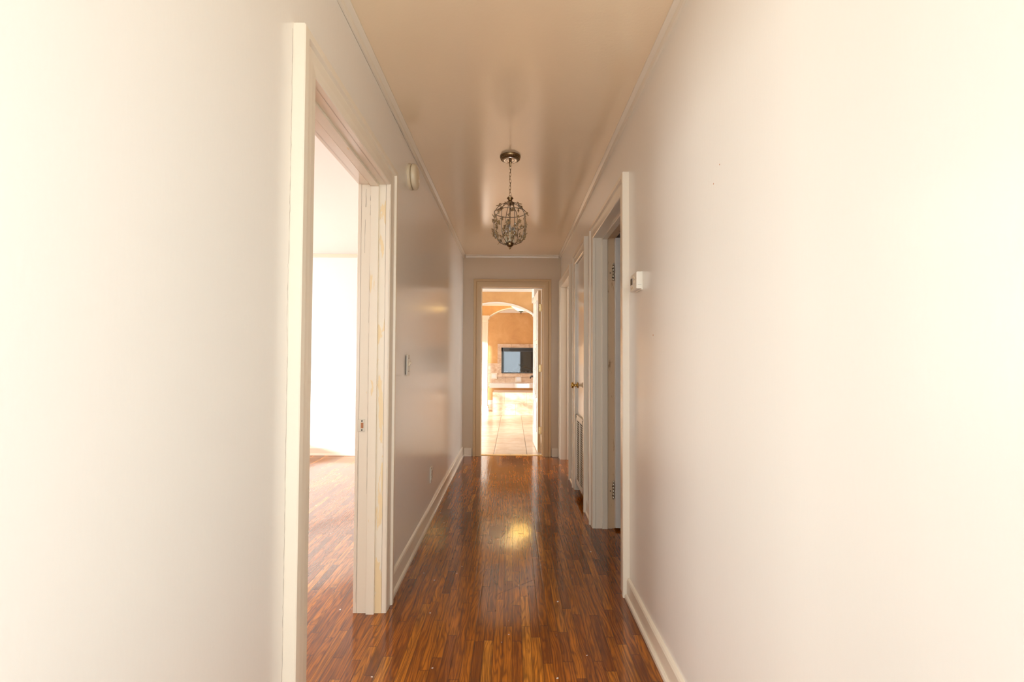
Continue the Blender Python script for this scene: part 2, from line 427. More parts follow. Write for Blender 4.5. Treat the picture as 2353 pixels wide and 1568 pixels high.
for P, Q in (((-0.066, 2.318), (0.012, 2.380)), ((0.014, 2.383), (0.118, 2.466)), ((-0.003, 2.225), (0.019, 2.268))):
    n = 14; b.tube([(P[0] + (Q[0] - P[0]) * k / n + rnd_.uniform(-1, 1) * 0.0006, P[1] + (Q[1] - P[1]) * k / n, 0.0001) for k in range(n + 1)], [rnd_.uniform(0.0002, 0.0007) for _ in range(n + 1)], 5)
b.build('scratch', M['dark'], fl)
# solid slab below so that nothing shows through the joints
struct(MB().box(-4.48, 3.36, -1.62, 12.0, -0.12, -0.004).build('floor_slab', M['dark']))
plank_mesh('floor_living_room', M['tile'], -0.615 - 0.41 * 6, 2.6, 5.60, 11.8, 0.4075, (0.411, 0.411), 0.0,
           stagger=[0.30, 0.095])

# ------------------------------------------------------------------ casings, jambs, doors
PROF = [(0, 0), (0, 0.019), (0.004, 0.0225), (0.030, 0.0245), (0.058, 0.0245), (0.061, 0.021), (0.066, 0.022), (0.070, 0.033), (CW - 0.003, 0.033), (CW, 0.030), (CW, 0)]
def casing(fmap, a0, a1, top, name, m, parent):
    b = MB()
    rings = []
    for (sa, a, ht) in ((-1, a0, None), (-1, a0, top), (1, a1, top), (1, a1, None)):
        rings.append([fmap(a + sa * s, 0.001 if ht is None else ht + s, t) for s, t in PROF])
    b.loft(rings)
    return b.build(name, m, parent)
def frame_x(root, x_face, x_back, n, D, m_cas, m_jamb, stop=None, back=True, cas_name='casing', m_back=None):
    """door frame in a wall of constant x. n = direction (+1/-1) the face looks to"""
    y0, y1, hh = D
    casing(lambda a, h, t: (x_face + n * t, a, h), y0, y1, hh, cas_name, m_cas, root)
    if back: casing(lambda a, h, t: (x_back - n * t * 0.8, a, h), y0, y1, hh, 'rear_casing', m_back or m_cas, root)
    f = x_face + n * 0.002; bk = x_back - n * 0.002
    MB().box(f, bk, y0 - JT + .001, y0, 0, hh).build('jamb', m_jamb, root, bevel=0.001)
    MB().box(f, bk, y1, y1 + JT - .001, 0, hh).build('jamb', m_jamb, root, bevel=0.001)
    MB().box(f, bk, y0 - JT + .001, y1 + JT - .001, hh, hh + JT - .001).build('head_jamb', m_cas, root, bevel=0.001)
    if stop:
        sa, sb = stop; b = MB()
        b.box(sa, sb, y0, y0 + 0.012, 0, hh - 0.012).box(sa, sb, y1 - 0.012, y1, 0, hh - 0.012).box(sa, sb, y0, y1, hh - 0.012, hh)
        b.build('door_stop', m_jamb if m_jamb is not M['oldjamb'] else m_cas, root, bevel=0.0015)

# left doorway (no leaf)
d = empty('door_1', (XL, (DL[0] + DL[1]) / 2, 0)); struct(d, 'open cream doorway on the left with peeling jamb')
frame_x(d, XL, XLo, 1, DL, M['trim'], M['peel'], stop=(-0.672, -0.634))
# strike plate
b = MB(); y = DL[1] - 0.0015
b.box(-0.722, -0.690, y - 0.0012, y + 0.002, 0.868 - 0.029, 0.868 + 0.029)
sp = b.build('strike_plate', M['nickel'], d, bevel=0.0006); sp['label'] = 'worn metal strike plate'
MB().box(-0.7075, -0.6955, y - 0.0022, y, 0.868 - 0.013, 0.868 + 0.013).build('latch_hole', M['copper'], sp, bevel=0.0003)
for hz in (-0.021, 0.021): MB().lathe([(0.0001, -0.0028), (0.0035, -0.0028), (0.0035, 0)], (-0.7025, y, 0.868 + hz), (0, 1, 0), 10).build('screw', M['blackstain'], sp)
# wood scars and old hinge marks on the jamb
b = MB()
for (x, z0, z1, w) in ((-0.676, 1.93, 1.955, 0.004), (-0.6755, 1.86, 1.91, 0.003), (-0.697, 1.90, 1.985, 0.004), (-0.700, 1.68, 1.84, 0.0022),
                       (-0.677, 1.35, 1.62, 0.0014), (-0.677, 0.55, 1.30, 0.0016), (-0.7215, 0.05, 0.75, 0.0016), (-0.584, 1.70, 1.98, 0.0016), (-0.5865, 0.30, 1.60, 0.0008)):
    seg = max(2, int((z1 - z0) / 0.02)); pts = []
    for k in range(seg + 1):
        pts.append((x + random.uniform(-1, 1) * w * 0.35, DL[1] - 0.0004 if x < -0.63 else DL[1] - 0.0003, z0 + (z1 - z0) * k / seg))
    b.tube(pts, [w * 0.33 * random.uniform(0.3, 1.1) for _ in pts], 6)
b.build('paint_split', M['crack'], d)

# right room door, open, hinged on its far jamb
d = empty('door_2', (XR, (D1[0] + D1[1]) / 2, 0)); struct(d, 'open pale door on the right next to the thermostat')
frame_x(d, XR, XRo, -1, D1, M['trim'], M['trim'], stop=(0.630, 0.668), m_back=M['oldjamb'])
MB().box(0.670, 0.722, D1[1] - 0.002, D1[1] + 0.004, 0.004, D1[2] - 0.001).build('hinge_jamb_face', M['oldjamb'], d)
MB().box(0.670, 0.725, D1[0], D1[1], D1[2] - 0.003, D1[2] + 0.002).build('head_rebate', M['oldjamb'], d)
lf = MB().box(0.716, 1.48, D1[1] - 0.040, D1[1] - 0.004, 0.018, D1[2] - 0.008).build('door_leaf', M['white_gloss'], d, bevel=0.002)
for hz in (0.262, 1.790):
    h = MB().box(0.671, 0.703, D1[1] - 0.0045, D1[1] - 0.0015, hz - 0.055, hz + 0.055).build('hinge', M['oldjamb'], d, bevel=0.0005)
    b = MB()
    for k in range(5):
        b.lathe([(0.0062, 0.001), (0.0062, 0.021)], (0.7085, D1[1] - 0.009, hz - 0.055 + k * 0.022), (0, 0, 1), 12)
    b.lathe([(0.001, 0), (0.005, 0.003), (0.0045, 0.012), (0.001, 0.014)], (0.7085, D1[1] - 0.009, hz + 0.056), (0, 0, 1), 10)
    b.build('hinge_knuckle', M['nickel'], h, smooth=True)
    for k, (sx, sz) in enumerate(((0.703, 0.032), (0.688, 0), (0.703, -0.032))):
        MB().lathe([(0.0001, -0.0012), (0.0042, -0.0012), (0.0042, 0.001)], (sx, D1[1] - 0.0045, hz + sz), (0, 1, 0), 10).build('screw', M['blackstain'], h)

# closet door with return-air grille
d = empty('door_3', (XR, (D2[0] + D2[1]) / 2, 0)); struct(d, 'closed glossy closet door with a louvred grille')
frame_x(d, XR, XRo, -1, D2, M['trim'], M['trim'], back=False)
lf = MB().box(0.5835, 0.6185, D2[0] + 0.003, D2[1] - 0.003, 0.085, D2[2] - 0.004).build('door_leaf', M['closet_door'], d, bevel=0.002)
gy0, gy1, gz0, gz1 = 3.668, 4.085, 0.083, 0.688
g = MB()
fx0, fx1 = 0.570, 0.5835
g.box(fx0, fx1, gy0, gy1, gz1 - 0.040, gz1).box(fx0, fx1, gy0, gy1, gz0, gz0 + 0.034)
g.box(fx0, fx1, gy0, gy0 + 0.026, gz0, gz1).box(fx0, fx1, gy1 - 0.026, gy1, gz0, gz1)
g.box(fx0 + 0.001, fx1, (gy0 + gy1) / 2 - 0.008, (gy0 + gy1) / 2 + 0.008, gz0, gz1)
gr = g.build('return_grille', M['plastic_white'], lf)
MB().box(0.5800, 0.5830, gy0 + 0.02, gy1 - 0.02, gz0 + 0.02, gz1 - 0.02).build('grille_backing', simple('louvre_gap_shade', (0.30, 0.26, 0.21), 0.8), gr)  # sheet coloured to stand for the shade between the louvres
b = MB(); n = 28
for k in range(n):
    z = gz0 + 0.042 + (gz1 - gz0 - 0.092) * k / (n - 1)
    for (a, c) in ((gy0 + 0.026, (gy0 + gy1) / 2 - 0.008), ((gy0 + gy1) / 2 + 0.008, gy1 - 0.026)):
        r = lambda y: [(0.5700, y, z + 0.005), (0.5704, y, z + 0.0085), (0.5805, y, z - 0.0035), (0.5800, y, z - 0.006)]
        b.loft([r(a), r(c)])
b.build('louvre', M['plastic_white'], gr)
for y in (gy0 + 0.05, gy1 - 0.05, ): MB().lathe([(0.0001, -0.0012), (0.004, -0.0012), (0.004, 0.001)], (fx0, y, gz1 - 0.018), (1, 0, 0), 10).build('screw', M['blackstain'], gr)
kb = MB().lathe([(0.026, 0), (0.027, 0.004), (0.020, 0.009), (0.011, 0.011), (0.010, 0.030), (0.014, 0.036), (0.024, 0.040), (0.0265, 0.047), (0.025, 0.054), (0.017, 0.060), (0.0001, 0.062)],
                (0.5833, 4.055, 0.947), (-1, 0, 0), 28).build('door_knob', M['brass'], lf, smooth=True); kb['label'] = 'round brass door knob'
# closet behind the door
struct(MB().box(1.3, 1.35, 3.52, 4.28, 0, H).build('wall_closet_back', M['wall_matte']))

# third right opening
d = empty('door_4', (XR, (D3[0] + D3[1]) / 2, 0)); struct(d, 'farthest right doorway beside the end wall')
frame_x(d, XR, XRo, -1, D3, M['trim'], M['trim'], stop=(0.640, 0.675))

# end doorway and its white panelled leaf
d = empty('door_5', (0, YE, 0)); struct(d, 'tan framed doorway at the end of the hall')
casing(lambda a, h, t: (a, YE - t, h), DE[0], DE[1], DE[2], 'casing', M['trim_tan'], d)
casing(lambda a, h, t: (a, YEo + t * 0.8, h), DE[0], DE[1], DE[2], 'rear_casing', M['white_gloss'], d)
for (a, c) in ((DE[0] - JT + .001, DE[0]), (DE[1], DE[1] + JT - .001)): MB().box(a, c, YE - .002, YEo + .002, 0, DE[2]).build('jamb', M['trim_tan'], d, bevel=0.001)
MB().box(DE[0] - JT + .001, DE[1] + JT - .001, YE - .002, YEo + .002, DE[2], DE[2] + JT - .001).build('head_jamb', M['trim_tan'], d, bevel=0.001)
MB().box(DE[0], DE[1], YE + 0.055, YE + 0.075, DE[2] - 0.010, DE[2]).build('door_stop', M['white_gloss'], d)
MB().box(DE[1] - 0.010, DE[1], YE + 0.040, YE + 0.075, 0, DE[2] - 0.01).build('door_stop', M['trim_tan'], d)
# leaf: hinge corner near (0.355, 5.69), swung a little past square
A = Vector((0.318, 5.688)); Bf = Vector((0.291, 6.435)); dr = (Bf - A).normalized(); nn = Vector((dr.y, -dr.x))
LW = (Bf - A).length; LT = 0.036
def lp(u, t, z): p = A + dr * u + nn * t; return (p.x, p.y, z)
def lbox(b, u0, u1, t0, t1, z0, z1):
    v = [lp(u0, t0, z0), lp(u1, t0, z0), lp(u1, t1, z0), lp(u0, t1, z0), lp(u0, t0, z1), lp(u1, t0, z1), lp(u1, t1, z1), lp(u0, t1, z1)]
    return b.add(v, [(3, 2, 1, 0), (4, 5, 6, 7), (0, 1, 5, 4), (1, 2, 6, 5), (2, 3, 7, 6), (3, 0, 4, 7)])
b = MB(); lbox(b, 0, LW, 0, LT, 0.012, 2.036)
leaf = b.build('door_leaf', M['white_gloss'], d, bevel=0.0015)
edge = MB(); lbox(edge, -0.002, 0.0005, 0.001, LT - 0.001, 0.013, 2.035); eo = edge.build('leaf_edge', M['trim_tan'], d); eo['label'] = 'tan painted hinge edge of the white leaf'
b = MB()
def rail(pts, r=0.007): b.tube([lp(u, -0.002, z) for u, z in pts], r, 8, closed=True)
rail([(0.12, 0.25), (LW - 0.12, 0.25), (LW - 0.12, 0.62), (0.12, 0.62)]); rail([(0.12, 1.42), (LW - 0.12, 1.42), (LW - 0.12, 1.92), (0.12, 1.92)])
rail([(0.12, 0.68), (0.12, 1.36), (LW - 0.12, 1.36), (LW - 0.12, 0.68)])
for cz, ru, rz in ((1.12, 0.13, 0.20), (0.88, 0.20, 0.17), (0.95, 0.09, 0.30)):
    rail([(LW / 2 + ru * math.cos(2 * PI * k / 40), cz + rz * math.sin(2 * PI * k / 40)) for k in range(40)], 0.006)
b.build('panel_moulding', M['white_gloss'], leaf, smooth=True)
hb = MB(); c = A + dr * (LW - 0.065)
hb.lathe([(0.026, 0), (0.026, 0.006), (0.012, 0.010), (0.011, 0.045), (0.0001, 0.046)], (c.x, c.y, 0.93), (-nn.x, -nn.y, 0), 20)
hp = [Vector((c.x, c.y, 0.93)) + Vector((-nn.x, -nn.y, 0)) * 0.042 - Vector((dr.x, dr.y, 0)) * t + Vector((0, 0, z)) for t, z in ((0, 0), (0.03, 0.004), (0.07, 0.002), (0.10, -0.006), (0.115, -0.012))]
hb.tube(hp, [0.010, 0.009, 0.008, 0.008, 0.006], 10)
hb.tube([Vector((c.x, c.y, 0.915)) + Vector((-nn.x, -nn.y, 0)) * 0.040, Vector((c.x, c.y, 0.90)) + Vector((-nn.x, -nn.y, 0)) * 0.044], 0.008, 10)
o = hb.build('lever_handle', M['iron'], leaf, smooth=True); o['label'] = 'dark bronze lever handle'
for hz in (1.815, 1.060, 0.285):
    h = MB(); lbox(h, -0.0045, -0.0015, 0.010, LT + 0.003, hz - 0.045, hz + 0.045)
    h = h.build('hinge', M['brass_dull'], d, bevel=0.0006)
    p = A + nn * (LT + 0.006)
    MB().lathe([(0.0055, -0.046), (0.0055, 0.046)], (p.x, p.y - 0.004, hz), (0, 0, 1), 12).build('hinge_knuckle', M['brass_dull'], h, smooth=True)
    for (t, z) in ((0.024, 0.032), (0.016, 0.0), (0.024, -0.032)):
        q = A + nn * t - dr * 0.0045
        MB().lathe([(0.0001, -0.0006), (0.0032, -0.0006), (0.0032, 0.001)], (q.x, q.y, hz + z), (0, 1, 0), 8).build('screw', M['blackstain'], h)

# threshold strip
b = MB(); b.loft([[(x, 5.558, 0.0005), (x, 5.566, 0.006), (x, 5.596, 0.007), (x, 5.604, 0.0005)] for x in (DE[0], DE[1])])
th = struct(b.build('trim_1', M['brass_dull']), 'brass strip between the wood floor and the tile')
for x in (-0.317, -0.02, 0.13, 0.28): MB().lathe([(0.0001, 0.0012), (0.004, 0.0008), (0.004, 0)], (x, 5.575, 0.0065), (0, 0, 1), 10).build('screw', M['blackstain'], th)

# ------------------------------------------------------------------ baseboards and crown mouldings
BP = [(0, 0), (0.0245, 0), (0.0245, 0.014), (0.020, 0.020), (0.014, 0.0215), (0.014, 0.086), (0.010, 0.094), (0, 0.100)]   # board with shoe moulding
def runx(prof, xw, n, y0, y1, zf, b):   # along y on a wall of constant x
    b.loft([[(xw + n * t, y, zf(h)) for t, h in prof] for y in (y0, y1)]); return b
def runy(prof, yw, n, x0, x1, zf, b):
    b.loft([[(x, yw + n * t, zf(h)) for t, h in prof] for x in (x0, x1)]); return b
up = lambda h: h
BPL = [(t, h * (1.12 if h > 0.03 else 1.15)) for t, h in BP]
struct(runx(BPL, XL, 1, DL[1] + CW + 0.002, YE - 0.001, up, MB()).build('baseboard_left', M['trim']))
struct(runx(BP, XL, 1, YB, DL[0] - CW - 0.002, up, MB()).build('baseboard_left_near', M['trim']))
struct(runx(BP, XR, -1, YB, D1[0] - CW - 0.002, up, MB()).build('baseboard_right', M['trim']))
struct(runx(BP, XR, -1, D1[1] + CW + 0.002, D2[0] - CW - 0.002, up, MB()).build('baseboard_right_middle', M['trim']))
struct(runx(BP, XR, -1, D2[1] + CW + 0.002, D3[0] - CW - 0.002, up, MB()).build('baseboard_right_far', M['trim']))
struct(runy(BP, YE, -1, XL + 0.026, DE[0] - CW - 0.014, up, MB()).build('baseboard_end_left', M['trim']))
struct(runy(BP, YE, -1, DE[1] + CW + 0.014, XR - 0.032, up, MB()).build('baseboard_end_right', M['trim']))
struct(runy(BP, YE, -1, -4.3, XLo - 0.02, up, MB()).build('baseboard_side_room', M['trim']))
CP = [(0, 0), (0.030, 0), (0.030, 0.006), (0.022, 0.012), (0.014, 0.017), (0.012, 0.026), (0.009, 0.034), (0, 0.036)]
dn = lambda h: H - 0.0005 - h
struct(runx(CP, XL, 1, YB, YE - 0.001, dn, MB()).build('trim_2', M['trim']), 'small crown moulding along the left wall')
struct(runx(CP, XR, -1, YB, YE - 0.001, dn, MB()).build('trim_3', M['trim']), 'small crown moulding along the right wall')
struct(runy(CP, YE, -1, XL + 0.03, XR - 0.03, dn, MB()).build('trim_4', M['trim']), 'small crown moulding above the end doorway')
struct(runy(CP, YE, -1, -4.3, XLo, dn, MB()).build('trim_5', M['trim']), 'crown moulding in the side room')

# open cracks: beside the left casing and under the crown moulding
b = MB(); pts = []; rr = []; rnd = random.Random(3)
z = 0.15
while z < 2.10:
    pts.append((XL + 0.0002, DL[0] - CW - 0.004 + rnd.uniform(-0.0016, 0.0014) - (0.004 if 1.25 < z < 1.45 else 0), z)); rr.append(rnd.choice((0.0001, 0.0003, 0.0005, 0.0003)))
    z += rnd.uniform(0.008, 0.022)
b.tube(pts, rr, 6)
pts = []; rr = []; y = 0.9
while y < 2.9:
    wide = 2.15 < y < 2.75
    pts.append((XL + 0.0003, y, H - 0.0372 - rnd.uniform(0, 0.003 if wide else 0.0004))); rr.append(rnd.uniform(0.0003, 0.0016 if wide else 0.0008)); y += rnd.uniform(0.015, 0.05)
b.tube(pts, rr, 6)
b.build('plaster_crack', M['crack'], wl)
b = MB()
for (y, z, r) in ((1.895, 1.285, 0.0035), (1.32, 1.70, 0.002), (1.28, 1.74, 0.002)):
    b.lathe([(0.0001, -0.0007), (r, -0.0005), (r * 1.1, 0)], (XR, y, z), (1, 0, 0), 9)
b.build('nail_hole', M['copper'], wr)

# ------------------------------------------------------------------ wall fittings
# smoke alarm
t = empty('smoke_alarm', (XL, 2.625, 2.165)); tag(t, 'round yellowed smoke alarm high on the left hallway wall', 'smoke alarm')
c = (XL, 2.625, 2.238)
MB().lathe([(0.074, 0), (0.074, 0.012), (0.069, 0.015)], c, (1, 0, 0), 48).build('base_plate', M['plastic'], t, bevel=0)
MB().lathe([(0.060, 0.014), (0.060, 0.019), (0.071, 0.020), (0.073, 0.024), (0.071, 0.038), (0.064, 0.045), (0.040, 0.049), (0.0001, 0.050)], c, (1, 0, 0), 48).build('cover', M['plastic'], t, smooth=True)
MB().lathe([(0.010, 0), (0.010, 0.0035), (0.0001, 0.004)], (XL + 0.047, 2.650, 2.225), (1, 0, 0), 16).build('test_button', M['plastic_white'], t, smooth=True)
# switch
t = empty('light_switch', (XL, 2.605, 1.086)); tag(t, 'cream toggle light switch plate on the left wall', 'light switch')
MB().box(XL + 0.004, XL + 0.010, 2.570, 2.640, 1.086, 1.203).build('cover_plate', M['plastic_white'], t, bevel=0.002)
MB().box(XL, XL + 0.005, 2.576, 2.634, 1.092, 1.197).build('wall_box', M['dark'], t)
MB().loft([[(XL + 0.010, 2.600, 1.135), (XL + 0.010, 2.610, 1.135), (XL + 0.010, 2.610, 1.155), (XL + 0.010, 2.600, 1.155)],
           [(XL + 0.024, 2.601, 1.153), (XL + 0.024, 2.609, 1.153), (XL + 0.023, 2.609, 1.163), (XL + 0.023, 2.601, 1.163)]]).build('toggle', M['plastic'], t, bevel=0.0008)
for z in (1.108, 1.182): MB().lathe([(0.003, 0), (0.0028, 0.001), (0.0001, 0.0014)], (XL + 0.010, 2.605, z), (1, 0, 0), 10).build('screw', M['blackstain'], t)
# outlet
t = empty('wall_outlet', (XL, 3.405, 0.262)); tag(t, 'white electrical outlet low on the left wall above the baseboard', 'outlet')
MB().box(XL, XL + 0.006, 3.370, 3.440, 0.262, 0.376).build('cover_plate', M['plastic_white'], t, bevel=0.002)
for z in (0.297, 0.341):
    r = MB().box(XL + 0.005, XL + 0.0085, 3.388, 3.422, z - 0.014, z + 0.014).build('receptacle', M['plastic_white'], t, bevel=0.003)
    MB().box(XL + 0.008, XL + 0.0088, 3.397, 3.400, z - 0.004, z + 0.006).box(XL + 0.008, XL + 0.0088, 3.410, 3.413, z - 0.004, z + 0.006).build('slot', M['dark'], r)
# thermostat
t = empty('thermostat', (XR, 2.093, 1.498)); tag(t, 'white wall thermostat with a small dark display right of the open door', 'thermostat')
MB().box(XR - 0.008, XR, 2.043, 2.149, 1.498, 1.582).build('wall_plate', M['plastic_white'], t, bevel=0.002)
y0, y1 = 2.039, 2.150
bd = MB(); ring = lambda x, q: [(x, y0 + q, 1.503 + q), (x, y1 - q, 1.500 + q), (x, y1 - q, 1.566 - q), (x, y1 - 0.020 - q, 1.580 - q), (x, y0 + q, 1.580 - q)]
bd.loft([ring(XR - 0.006, 0), ring(XR - 0.026, 0.0), ring(XR - 0.030, 0.003)])
body = bd.build('body', M['plastic_white'], t, bevel=0.0015)
MB().box(XR - 0.0312, XR - 0.029, 2.108, 2.138, 1.530, 1.560).build('display', M['lcd'], body)
for (yy, zz) in ((2.078, 1.558), (2.078, 1.540)):
    s = 1 if zz > 1.55 else -1
    MB().loft([[(x, yy - 0.006, zz - 0.005 * s), (x, yy + 0.006, zz - 0.005 * s), (x, yy, zz + 0.006 * s)] for x in (XR - 0.032, XR - 0.0295)]).build('button', M['plastic'], body)
for yy in (2.103, 2.124): MB().lathe([(0.0042, 0), (0.0042, 0.002), (0.0001, 0.0024)], (XR - 0.0295, yy, 1.515), (-1, 0, 0), 12).build('button', M['oldjamb'], body)
MB().box(XR - 0.024, XR - 0.008, y0 - 0.0006, y0 + 0.001, 1.5205, 1.5215).build('seam', M['crack'], body)

# ------------------------------------------------------------------ pendant lantern
CX, CY = -0.019, 2.80
ch = empty('pendant_chandelier', (CX, CY, 1.86)); tag(ch, 'small bronze birdcage chandelier with amber crystal flowers hanging on a chain', 'chandelier')
cp = MB().lathe([(0.064, 0), (0.0645, -0.004), (0.061, -0.012), (0.052, -0.020), (0.047, -0.023), (0.0001, -0.020)], (CX, CY, H - 0.0005), (0, 0, 1), 48).build('canopy', M['bronze'], ch, smooth=True)
b = MB()
for k in range(28):
    a = 2 * PI * k / 28; b.blob((CX + 0.0565 * math.cos(a), CY + 0.0565 * math.sin(a), H - 0.0172), Matrix.Identity(3), 0.0045, 0.0045, 0.003, 8, 4)
b.build('beading', M['bronze'], cp, smooth=True)
MB().lathe([(0.0445, -0.0215), (0.0435, -0.0265), (0.036, -0.028), (0.033, -0.0255), (0.030, -0.028), (0.022, -0.0285), (0.020, -0.026), (0.012, -0.029), (0.0001, -0.029)], (CX, CY, H - 0.0005), (0, 0, 1), 48).build('mirror_disc', M['steel'], cp, smooth=True)
MB().lathe([(0.009, -0.028), (0.0095, -0.040), (0.006, -0.044), (0.0062, -0.060), (0.003, -0.064)], (CX, CY, H), (0, 0, 1), 20).build('stem', M['bronze'], cp, smooth=True)
# chain
z = H - 0.060; k = 0; zend = 2.190
link_pts = []
nl = 9; step = (z - zend) / nl
for k in range(nl):
    zc = z - step * (k + 0.5); hl = step * 0.5 + 0.0035; wd = 0.0058
    a = (k % 2) * PI / 2 + 0.35; pts = []
    for j in range(16):
        t_ = 2 * PI * j / 16; w_ = wd * math.cos(t_); pts.append((CX + w_ * math.cos(a) + 0.002 * math.sin(k * 1.7), CY + w_ * math.sin(a), zc + hl * math.sin(t_)))
    MB().tube(pts, 0.0013, 6, closed=True).build('chain_link', M['bronze'], ch, smooth=True)
# hook loop + cap
pts = [(CX + 0.014 * math.cos(t_), CY, 2.176 + 0.019 * math.sin(t_)) for t_ in [PI * j / 14 for j in range(15)]]
MB().tube(pts, 0.0017, 8).build('hanging_loop', M['bronze'], ch, smooth=True)
MB().lathe([(0.003, 2.181), (0.020, 2.179), (0.0205, 2.176), (0.013, 2.170), (0.012, 2.160), (0.015, 2.158), (0.022, 2.150), (0.030, 2.143), (0.0001, 2.150)], (CX, CY, 0), (0, 0, 1), 28).build('cap', M['bronze'], ch, smooth=True)
RR = 0.0985; ZR = 2.088
MB().tube([(CX + RR * math.cos(2 * PI * j / 48), CY + RR * math.sin(2 * PI * j / 48), ZR) for j in range(48)], 0.0022, 8, closed=True).build('ring', M['silver'], ch, smooth=True)
NR = 8
def ribp(s):   # profile radius/height along a rib, s in 0..1
    P = [(0.016, 2.152), (0.045, 2.140), (0.078, 2.115), (0.0975, ZR), (0.100, 2.05), (0.101, 2.01), (0.101, 1.978), (0.097, 1.950), (0.086, 1.925), (0.066, 1.905), (0.038, 1.892), (0.014, 1.888)]
    x = s * (len(P) - 1); i = min(int(x), len(P) - 2); f = x - i
    return (P[i][0] * (1 - f) + P[i + 1][0] * f, P[i][1] * (1 - f) + P[i + 1][1] * f)
for k in range(NR):
    a = 2 * PI * (k + 0.35) / NR
    pts = []
    for j in range(34):
        r, zz = ribp(j / 33); pts.append((CX + r * math.cos(a), CY + r * math.sin(a), zz))
    MB().tube(pts, 0.0019, 7).build('rib', M['silver'], ch, smooth=True)
MB().tube([(CX, CY, 2.155), (CX, CY, 1.89)], 0.0032, 10).build('centre_rod', M['silver'], ch, smooth=True)
MB().lathe([(0.0001, 1.900), (0.022, 1.899), (0.024, 1.893), (0.018, 1.889), (0.021, 1.886), (0.020, 1.881), (0.012, 1.875), (0.0045, 1.873), (0.006, 1.869), (0.007, 1.866), (0.004, 1.862), (0.0001, 1.857)], (CX, CY, 0), (0, 0, 1), 28).build('hub', M['bronze'], ch, smooth=True)
for k in range(3):
    a = 2 * PI * k / 3 + 0.5; x, y = CX + 0.026 * math.cos(a), CY + 0.026 * math.sin(a)
    cd = MB().lathe([(0.010, 1.905), (0.011, 1.909), (0.0075, 1.911), (0.0075, 1.958), (0.0001, 1.959)], (x, y, 0), (0, 0, 1), 16).build('candle_sleeve', M['candle'], ch, smooth=True)
    MB().lathe([(0.004, 1.959), (0.010, 1.970), (0.0115, 1.982), (0.008, 1.996), (0.0025, 2.010), (0.0001, 2.014)], (x, y, 0), (0, 0, 1), 14).build('bulb', M['bulb'], cd, smooth=True)
# crystal flowers
rnd = random.Random(21)
def flower(pos, nrm, size, np_, name='crystal_flower'):
    nrm = Vector(nrm).normalized(); u = nrm.orthogonal().normalized(); w = nrm.cross(u); ph = rnd.random() * 6
    b = MB()
    for k in range(np_):
        a = ph + 2 * PI * k / np_
        dirv = (u * math.cos(a) + w * math.sin(a)); dv = (dirv * 0.93 + nrm * 0.36).normalized(); side = nrm.cross(dirv).normalized(); up_ = dv.cross(side)
        R = Matrix((dv, side, up_)).transposed()
        b.blob(Vector(pos) + dv * size * 0.56, R, size * 0.52, size * 0.34, size * 0.13, 9, 6)
    o = b.build(name, M['petal'], ch, smooth=True)
    MB().blob(Vector(pos) + nrm * size * 0.12, Matrix.Identity(3), size * 0.17, size * 0.17, size * 0.17, 8, 5).build('bead', M['silver'], o, smooth=True)
fls = []
for row, (zz, cnt) in enumerate(((2.070, 6), (2.042, 9), (2.012, 12), (1.984, 12), (1.957, 12), (1.932, 12), (1.910, 9))):
    for k in range(cnt):
        a = 2 * PI * (k + rnd.uniform(-0.28, 0.28) + 0.5 * (row % 2)) / cnt
        z_ = zz + rnd.uniform(-0.009, 0.009)
        r = RR + 0.006 if z_ > 1.965 else 0.030 + (RR - 0.024) * math.sqrt(max(0.05, (z_ - 1.888) / 0.077))
        r = min(r, RR + 0.006) + rnd.uniform(-0.010, 0.004)
        n_ = Vector((math.cos(a) + rnd.uniform(-0.6, 0.6), math.sin(a) + rnd.uniform(-0.6, 0.6), rnd.uniform(-0.9, 0.7)))
        flower((CX + r * math.cos(a), CY + r * math.sin(a), z_), n_, rnd.uniform(0.0115, 0.0185), rnd.choice((3, 4, 5, 5)))
for k in range(6):
    a = 2 * PI * (k + 0.3) / 6; r = rnd.uniform(0.062, 0.080)
    flower((CX + r * math.cos(a), CY + r * math.sin(a), 2.128 - 0.25 * (r - 0.06)), (math.cos(a) * 0.5, math.sin(a) * 0.5, 0.9), 0.021, 4)
for k in range(7):
    a = 2 * PI * k / 7; flower((CX + 0.035 * math.cos(a), CY + 0.035 * math.sin(a), 1.955 + 0.03 * (k % 3)), (math.cos(a), math.sin(a), 0.3), 0.017, 5)

# ------------------------------------------------------------------ living room beyond the end door
ZC = 2.47
struct(MB().box(-3.2, 2.8, YEo, 11.9, ZC, ZC + 0.1).build('ceiling_living_room', M['ceiling_white']))
wall_x('wall_living_room_left', -3.18, -3.0, YEo, 11.8, [(5.75, 8.9, 0.1, 2.3), (9.7, 11.5, 0.1, 2.3)], M['orange'], ZC)
wall_x('wall_living_room_right', 2.6, 2.75, YEo, 11.8, [], M['orange'], ZC)
wall_y('wall_living_room_back', 11.66, 11.8, -3.0, 2.6, [], M['orange'], ZC)

